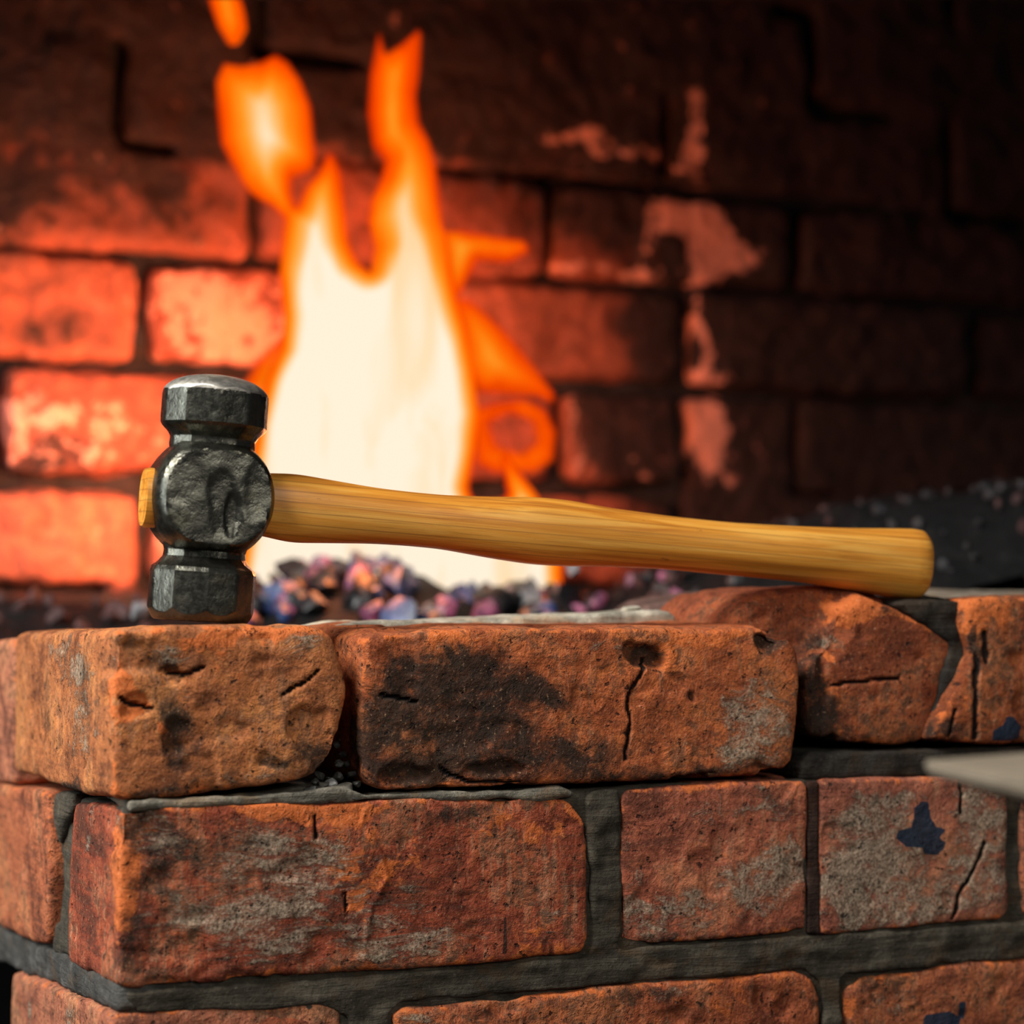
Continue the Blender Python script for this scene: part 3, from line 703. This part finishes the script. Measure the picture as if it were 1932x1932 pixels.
for a in ((1310, 400, 85, 42, 3.2), (1355, 480, 60, 55, 3.2), (1215, 460, 22, 60, .9), (1335, 800, 34, 90, 2.2), (1316, 650, 16, 110, 1.8), (1390, 860, 90, 60, .45), (1310, 260, 24, 80, 1.4), (1140, 285, 150, 14, 1.3), (1100, 515, 180, 12, 1.3), (460, 800, 130, 200, .5), (420, 590, 120, 70, .45), (170, 840, 150, 60, .7), (380, 560, 100, 60, .8), (460, 700, 90, 200, 1.0), (330, 1000, 60, 90, .6), (230, 560, 40, 60, .5), (60, 770, 90, 30, .7),
          (60, 680, 110, 20, .7), (300, 640, 40, 50, .6), (120, 760, 110, 50, .5), (1000, 700, 60, 20, .5), (1090, 840, 16, 90, .8), (1210, 870, 40, 30, .8), (200, 1000, 90, 60, .3), (20, 820, 22, 80, .8)): bl(lime_glow, *a)  # pale patches, with peach firelight and lit brick edges painted in
for a in ((110, 610, 110, 45, .6), (90, 870, 110, 45, .8), (1650, 600, 330, 900, 1.3), (1180, 820, 110, 90, .8), (1220, 400, 190, 110, .75), (1240, 620, 80, 90, .9), (1060, 620, 70, 90, .35), (960, 380, 120, 80, .35), (1400, 620, 90, 100, 1.0), (1950, 600, 450, 900, 1.3), (200, 70, 700, 200, 1.5), (1000, 90, 900, 190, 1.5), (150, 380, 330, 90, .55), (1750, 600, 420, 1200, 1.3), (1450, 900, 260, 200, .8), (30, 380, 60, 60, .4), (150, 1150, 400, 60, .9), (300, 350, 60, 40, .3)): bl(st, *a)  # soot, plus the firelight's fade painted in toward top and right
fattr(me, 'lime', lime_glow); fattr(me, 'soot', st)
t = NT('burnt brick'); a = t.noise(t.mp((16, 16, 16)), 1, 5, .6, .5); b = t.noise(t.mp((60, 60, 60)), 1, 5, .65, .4)
rn = t.attr('rnd')
c = t.mix(rn, (.33, .07, .035), (.52, .14, .07))
c = t.mix(t.rng(b, .42, .62), t.mix(.55, c, (.07, .025, .02)), c)
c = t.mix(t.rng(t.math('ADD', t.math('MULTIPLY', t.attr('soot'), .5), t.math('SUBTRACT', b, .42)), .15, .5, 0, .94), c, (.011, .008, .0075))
c = t.mix(t.rng(t.math('ADD', t.math('MULTIPLY', t.attr('lime'), .30), t.math('MULTIPLY', t.math('SUBTRACT', b, .5), 1.6)), .22, .50, 0, .92), c, (.82, .34, .24))  # patch tint warmed to carry the orange firelight
t.bsdf(c, .75, 0, t.bump(t.math('ADD', a, b), .8, .012), .3)
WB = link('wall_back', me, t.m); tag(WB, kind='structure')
bm = bmesh.new(); prism(bm, [(-.55, -.26), (1.55, -.26), (1.55, .9), (-.55, .9)], buvz, .024, .12)
me = bpy.data.meshes.new('m'); bm.to_mesh(me); bm.free()
link('mortar', me, mortar_mat((.028, .022, .022), 30, 'burnt mortar'), WB)

# unseen daylight blocker above the frame, workshop walls, hearth floor, workshop floor
def boxobj(name, x0, x1, y0, y1, z0, z1, mat, kind='structure'):
    bm = bmesh.new()
    bmesh.ops.create_cube(bm, size=1); 
    for v in bm.verts: v.co = ((x0+x1)/2+v.co.x*(x1-x0), (y0+y1)/2+v.co.y*(y1-y0), (z0+z1)/2+v.co.z*(z1-z0))
    me = bpy.data.meshes.new(name); bm.to_mesh(me); bm.free(); o = link(name, me, mat); tag(o, kind=kind); return o
MS = mortar_mat((.02, .018, .017), 40, 'sooty plaster')
boxobj('daylight_blocker', -1.6, 2.2, 1.33, 1.40, ZC+.392, ZC+1.6, MS)  # unseen slab added so daylight misses the rear wall
boxobj('wall_left', -2.6, -2.5, -1.2, 4, 0, 3, MS)
boxobj('wall_far', -2.6, 4, 3.6, 3.7, 0, 3, MS)
boxobj('floor', -2.6, 4, -1.2, 3.7, -.05, 0, mortar_mat((.03, .028, .026), 41, 'workshop floor'))
boxobj('floor_hearth', -.9, 1.6, 1.26, 1.62, ZC-.14, ZC-.09, MS)

# ---------------------------------------------------------------- coal
def coal_mat(name, col, glow=None, es=0.0, rough=.35):
    t = NT(name); n = t.noise(t.mp((90, 90, 90)), 1, 5, .6, .3); f = t.noise(t.mp((400, 400, 400)), 1, 3, .6)
    q = np.array(col)
    c = t.ramp(n, [(.3, tuple(q*.4)), (.55, tuple(q)), (.75, tuple(np.minimum(q*3, .6)))])
    nb = t.bump(t.math('ADD', n, f), .7, .002)
    if glow:
        t.bsdf(c, rough, 0, nb, .6, em=t.mix(t.rng(n, .4, .62), (.0, .0, .0), glow), es=es)
    else: t.bsdf(c, rough, 0, nb, .25 if rough > .6 else .6)
    return t.m
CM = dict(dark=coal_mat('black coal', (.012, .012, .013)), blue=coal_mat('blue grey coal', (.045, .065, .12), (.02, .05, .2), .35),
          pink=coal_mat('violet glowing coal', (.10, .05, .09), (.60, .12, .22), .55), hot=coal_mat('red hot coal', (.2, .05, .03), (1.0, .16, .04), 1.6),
          ash=coal_mat('ashy coal', (.22, .23, .24), None, 0, .8), brown=coal_mat('brown cinder', (.075, .04, .038), None, 0, .7))
TOPX = [-300, 0, 280, 450, 560, 690, 800, 900, 1040, 1100, 1250, 1400, 1600, 1932, 2300]
TOPY = [1140, 1136, 1144, 1126, 1095, 1072, 1105, 1140, 1150, 1140, 1085, 1020, 965, 915, 890]
def bed(X, Y):
    ridge = np.interp(X/1.62*F+CX, TOPX, TOPY); zr = (HY-ridge)/F*1.62
    k = sst(Y, 1.32, 1.60)
    return -.070+(zr+.070)*k
nx, ny = 190, 50
bm = bmesh.new(); g = []
XS = np.linspace(-.62, 1.15, nx); YS = np.linspace(1.26, 1.0, ny)
gx, gk = np.meshgrid(XS, np.linspace(0, 1, ny), indexing='ij')
yb = np.minimum(1.80+(gx+.261)*SA/CA, 2.4)-.035
y0_ = 1.31+.435*np.clip(gx, 0, 2); gy = y0_+(yb-y0_)*gk
gz = bed(gx, gy)
PP = np.stack([gx.ravel(), gy.ravel(), gz.ravel()], 1)
PP[:, 2] += ZC+fbm(PP, (22, 22, 22), 3)*.012+fbm(PP, (110, 110, 110), 4)*.004
me = bpy.data.meshes.new('coal_slack')
fc = [(i*ny+j, (i+1)*ny+j, (i+1)*ny+j+1, i*ny+j+1) for i in range(nx-1) for j in range(ny-1)]
me.from_pydata(PP.tolist(), [], fc); smooth(me)
cs = link('coal_slack', me, coal_mat('coal slack', (.004, .004, .004), None, 0, .7))
tag(cs, 'heap of fine black coal filling the hearth behind the bricks', 'coal', kind='stuff')
srcs = {k: [rock_mesh('coal_lump', .008, 100+i*7+ord(k[0]), .85, 2, mat=CM[k]) for i in range(3)] for k in CM}
rc = random.Random(12)
def lump(px, dep, kind, size, label, group, py=None):
    x = (px-CX)/F*dep
    z = float(bed(np.array([x]), np.array([dep]))[0]) if py is None else (HY-py)/F*dep
    o = bpy.data.objects.new('coal_lump', rc.choice(srcs[kind])); C.objects.link(o)
    o.location = (x, dep, ZC+z+size*.004); s = size*rc.uniform(.8, 1.2)
    o.scale = (s*rc.uniform(.8, 1.3), s, s*rc.uniform(.7, 1.1)); o.rotation_euler = (rc.uniform(0, 6), rc.uniform(0, 6), rc.uniform(0, 6))
    return tag(o, label, 'coal', group)
for i in range(105):      # under the flames
    px = rc.uniform(455, 1060); dep = rc.uniform(1.46, 1.62)
    hi = dep > 1.56
    mid = abs(px-690) < 170
    kind = rc.choice(['pink', 'hot', 'dark', 'blue'] if hi and mid else (['pink', 'blue', 'dark', 'dark', 'blue', 'dark'] if mid else ['dark', 'dark', 'blue', 'dark', 'pink']))
    lump(px, dep, kind, rc.uniform(1.2, 2.3), 'bluish and glowing lump of coal under the fire, behind the hammer handle', 'burning coals under the fire')
for i in range(110):      # right heap
    px = rc.uniform(1080, 1990); dep = rc.uniform(1.45, 1.75)
    lump(px, dep, rc.choice(['dark']*12+['brown']), rc.uniform(.4, .9), 'small black lump on the unlit coal heap at the right', 'unlit coal heap at the right')
for i in range(36):
    px = rc.uniform(-40, 440); dep = rc.uniform(1.45, 1.62)
    lump(px, dep, rc.choice(['brown', 'dark', 'brown']), rc.uniform(.7, 1.3), 'dull brown cinder at the foot of the rear wall, left of the hammer', 'cinders left of the hammer')
for i in range(26):
    px = rc.uniform(1065, 1330); dep = rc.uniform(1.42, 1.6)
    lump(px, dep, rc.choice(['brown', 'dark', 'pink', 'brown']), rc.uniform(.7, 1.2), 'reddish brown cinder under the handle, right of the fire', 'cinders right of the fire')
lump(262, 1.40, 'ash', 1.3, 'pale grey ashy lump beside the lower end of the hammer head', None, 1166)
lump(1080, 1.45, 'ash', 1.0, 'pale ashy lump just right of the fire, under the handle', None, 1078)
lump(1772, 1.52, 'ash', .8, 'pale lump standing in for a glint on the black heap behind the handle butt', None, 1062)  # pale lump added as a glint on the coal

# ---------------------------------------------------------------- fire
def flame_mat(name, gain=1.0, alpha=1.0):
    t = NT(name)
    h = t.attr('glow_t')
    n = t.noise(t.mp((30, 30, 6), (1, 2, 3)), 1, 3, .5, .6)
    f = t.math('ADD', h, t.math('MULTIPLY', t.math('SUBTRACT', n, .55), .55))
    c = t.ramp(f, [(.0, (.75, .035, .0)), (.14, (1, .09, .0)), (.34, (1, .19, .002)), (.55, (1, .33, .02)), (.74, (1, .52, .17)), (.90, (1, .72, .44)), (1.0, (1, .85, .66))])
    al = t.math('MULTIPLY', t.rng(h, .0, .12), alpha)
    e = t.n('ShaderNodeEmission'); t.l(c, e.inputs[0]); e.inputs[1].default_value = gain
    tr = t.n('ShaderNodeBsdfTransparent'); mx = t.n('ShaderNodeMixShader')
    t.m.cycles.emission_sampling = 'NONE'
    t.put(mx.inputs[0], al); t.l(tr.outputs[0], mx.inputs[1]); t.l(e.outputs[0], mx.inputs[2]); t.l(mx.outputs[0], t.out.inputs[0])
    return t.m
def flame(name, poly, dep, mat, label, soft, cap, thick=.35, step=5, holes=(), group=None):
    """closed flame body swelling from its outline; soft(y), cap(y) give the width of the hot edge and the core heat"""
    xs = [p[0] for p in poly]; ys = [p[1] for p in poly]
    gx = np.arange(min(xs)-step, max(xs)+step*2, step); gy = np.arange(min(ys)-step, max(ys)+step*2, step)
    X, Y = np.meshgrid(gx, gy, indexing='ij'); x = X.ravel().astype(float); y = Y.ravel().astype(float)
    pp = np.stack([x, y, x*0], 1)
    wx = vnoise(pp, (.018, .012, 1), 5)*5; wy = vnoise(pp, (.018, .012, 1), 6)*5
    pl = list(poly); d = segdist(x+wx, y+wy, pl+[pl[0]]); ins = inside(x+wx, y+wy, pl)
    for h in holes:
        dh = segdist(x+wx, y+wy, list(h)+[h[0]]); ih = inside(x+wx, y+wy, list(h))
        ins &= ~ih; d = np.minimum(d, dh)
    sd = np.where(ins, d, -d)
    keep = sd > -step*.7
    sdp = np.clip(sd, 0, None)
    heat = np.clip(sdp/np.vectorize(soft)(y), 0, 1); heat = heat*np.vectorize(cap)(y)
    th = np.sqrt(sdp*26)*thick*dep/F*3+.0004
    n = len(x); m = dep/F
    sway = .012*np.sin(y/120.0)
    Pf = np.stack([(x-CX)*m, dep-th+sway, ZC+(HY-y)*m], 1); Pb = Pf.copy(); Pb[:, 1] = dep+th+sway
    ny_ = len(gy); fcs = []
    K = keep.reshape(len(gx), ny_)
    for i in range(len(gx)-1):
        for j in range(ny_-1):
            if K[i, j] and K[i+1, j] and K[i, j+1] and K[i+1, j+1]:
                a, b, c_, d_ = i*ny_+j, (i+1)*ny_+j, (i+1)*ny_+j+1, i*ny_+j+1
                fcs.append((a, b, c_, d_)); fcs.append((d_+n, c_+n, b+n, a+n))
    used = np.zeros(2*n, bool)
    for f_ in fcs: used[list(f_)] = True
    idx = -np.ones(2*n, int); idx[used] = np.arange(used.sum())
    PA = np.concatenate([Pf, Pb])[used]; H = np.concatenate([heat, heat])[used]
    cen = np.array(((np.mean(xs)-CX)*m, dep, ZC+(HY-max(ys))*m))
    me = bpy.data.meshes.new(name); me.from_pydata((PA-cen).tolist(), [], [tuple(int(idx[q]) for q in f_) for f_ in fcs]); 
    fattr(me, 'glow_t', H); smooth(me)
    o = link(name, me, mat); o.location = cen; tag(o, label, 'flame', group); return o
FM = flame_mat('fire', 1.05, 1.0); FS = flame_mat('thin fire', 1.0, .85); FG = flame_mat('wall glow haze', 1.0, .8)
main = [(440, 1125), (455, 1000), (468, 900), (480, 800), (505, 720), (532, 660), (536, 600), (530, 520), (536, 450), (538, 415), (515, 390), (480, 368), (455, 345), (428, 305), (410, 270), (402, 210), (402, 150), (420, 112), (455, 118), (485, 112), (520, 96), (545, 112), (570, 145), (586, 190), (590, 240),
        (598, 290), (592, 318), (572, 326), (552, 332), (553, 360), (562, 390), (574, 355), (596, 325), (614, 282), (630, 290), (645, 330), (655, 400), (664, 460), (680, 500), (698, 515), (706, 470), (694, 420), (700, 375), (716, 335), (722, 300), (698, 275), (686, 215), (692, 140), (708, 60), (718, 52), (728, 92), (760, 70), (792, 48),
        (800, 60), (792, 130), (786, 170), (792, 225), (812, 262), (824, 300), (832, 360), (838, 420), (850, 470), (862, 540), (878, 620), (896, 700), (906, 780), (898, 850), (884, 920), (900, 960), (935, 950), (955, 930), (948, 890), (942, 862), (954, 852), (985, 890), (1020, 940), (1056, 1010), (1062, 1060), (1062, 1145), (950, 1150), (440, 1150)]
flame('flame', main, 1.60, FM, 'tall bright flame with two upright tongues, rising behind the hammer', lambda y: np.interp(y, [60, 250, 400, 550, 800, 1100], [88, 84, 66, 48, 34, 40]), lambda y: np.interp(y, [60, 200, 330, 480, 620], [.66, .86, .93, .98, 1.04]))
flame('flame', [(436, 1120), (400, 1000), (410, 880), (430, 790), (465, 720), (500, 660), (540, 620), (600, 700), (600, 1100), (520, 1130)], 1.67, FG, 'soft peach glow of the wall, added as a haze left of the main flame, behind the hammer head', lambda y: 95, lambda y: .86)  # emissive haze added for the fire's glow on the wall
flame('flame', [(385, -40), (440, -40), (460, 10), (464, 50), (448, 80), (428, 82), (408, 50), (395, 10)], 1.60, FM, 'small detached orange flame above the left tongue, cut by the top edge', lambda y: 36, lambda y: .60)
flame('flame', [(830, 435), (870, 432), (930, 446), (990, 455), (1002, 478), (960, 500), (905, 495), (888, 530), (866, 575), (840, 520)], 1.66, FS, 'short orange flame lick pointing right from the main flame, at the upper side', lambda y: 46, lambda y: .72)
flame('flame', [(850, 560), (888, 562), (915, 585), (960, 630), (1010, 685), (1052, 742), (1046, 765), (1010, 750), (900, 742), (870, 690)], 1.68, FS, 'slanting orange glowing sheet on the right flank of the main flame', lambda y: 70, lambda y: .66)  # thin emissive sheet in front of the wall
flame('flame', [(885, 770), (930, 755), (990, 750), (1030, 765), (1052, 810), (1046, 868), (1010, 892), (965, 890), (930, 900), (895, 880)], 1.68, FS, 'orange ring shaped glowing sheet just above the handle, right of the main flame', lambda y: 60, lambda y: .55, holes=[[(925, 800), (960, 785), (1000, 800), (1005, 830), (985, 848), (940, 838)]])  # thin emissive ring in front of the wall

# ---------------------------------------------------------------- lights
def area(name, loc, target, sx, sy, power, col, spread=180):
    l = bpy.data.lights.new(name, 'AREA'); l.shape = 'RECTANGLE'; l.size = sx; l.size_y = sy; l.energy = power; l.color = col; l.spread = math.radians(spread)
    o = bpy.data.objects.new(name, l); C.objects.link(o); o.location = loc
    o.rotation_euler = (Vector(target)-Vector(loc)).to_track_quat('-Z', 'Y').to_euler(); return o
area('day_fill_light', (-1.15, .05, 2.35), (0, 1.0, .95), .8, .8, 62, (1.0, .97, .93))
area('day_fill_light', (.9, -.7, 1.9), (.1, 1.05, .92), .8, .8, 12, (1.0, .95, .88))  # weak fill added from the front right
# side light added for hammer facets, then the fire's light on the wall
area('day_fill_light', (-1.7, .55, 1.35), (-.15, 1.0, 1.0), .35, 1.0, 14, (.88, .95, 1.0))
area('fire_glow', W(500, 900, 1.63), W(330, 880, 1.78), .12, .18, 5.0, (1.0, .36, .17))
area('fire_glow', W(780, 720, 1.62), W(900, 660, 1.88), .12, .22, 2.6, (1.0, .27, .09))
pl = bpy.data.lights.new('fire_glow', 'POINT'); pl.energy = 1.2; pl.color = (1, .25, .07); pl.shadow_soft_size = .03
po = bpy.data.objects.new('fire_glow', pl); C.objects.link(po); po.location = W(700, 960, 1.50)
wd = bpy.data.worlds.new('w'); S.world = wd; wd.use_nodes = True
bg = wd.node_tree.nodes['Background']; bg.inputs[0].default_value = (.55, .6, .7, 1); bg.inputs[1].default_value = .08

# ---------------------------------------------------------------- camera
cam = bpy.data.cameras.new('camera'); cam.sensor_width = 36; cam.lens = 36*F/1932; cam.shift_y = (HY-966)/1932
cam.clip_start = .02
co_ = bpy.data.objects.new('camera', cam); C.objects.link(co_); co_.location = (0, 0, ZC); co_.rotation_euler = (math.pi/2, 0, 0)
cam.dof.use_dof = True; cam.dof.focus_distance = 1.01; cam.dof.aperture_fstop = cam.lens/1000/.0140
S.camera = co_
S.view_settings.view_transform = 'Standard'; S.view_settings.look = 'None'
S.cycles.max_bounces = 6
S.cycles.transparent_max_bounces = 16
S.cycles.use_adaptive_sampling = True; S.cycles.adaptive_threshold = .02
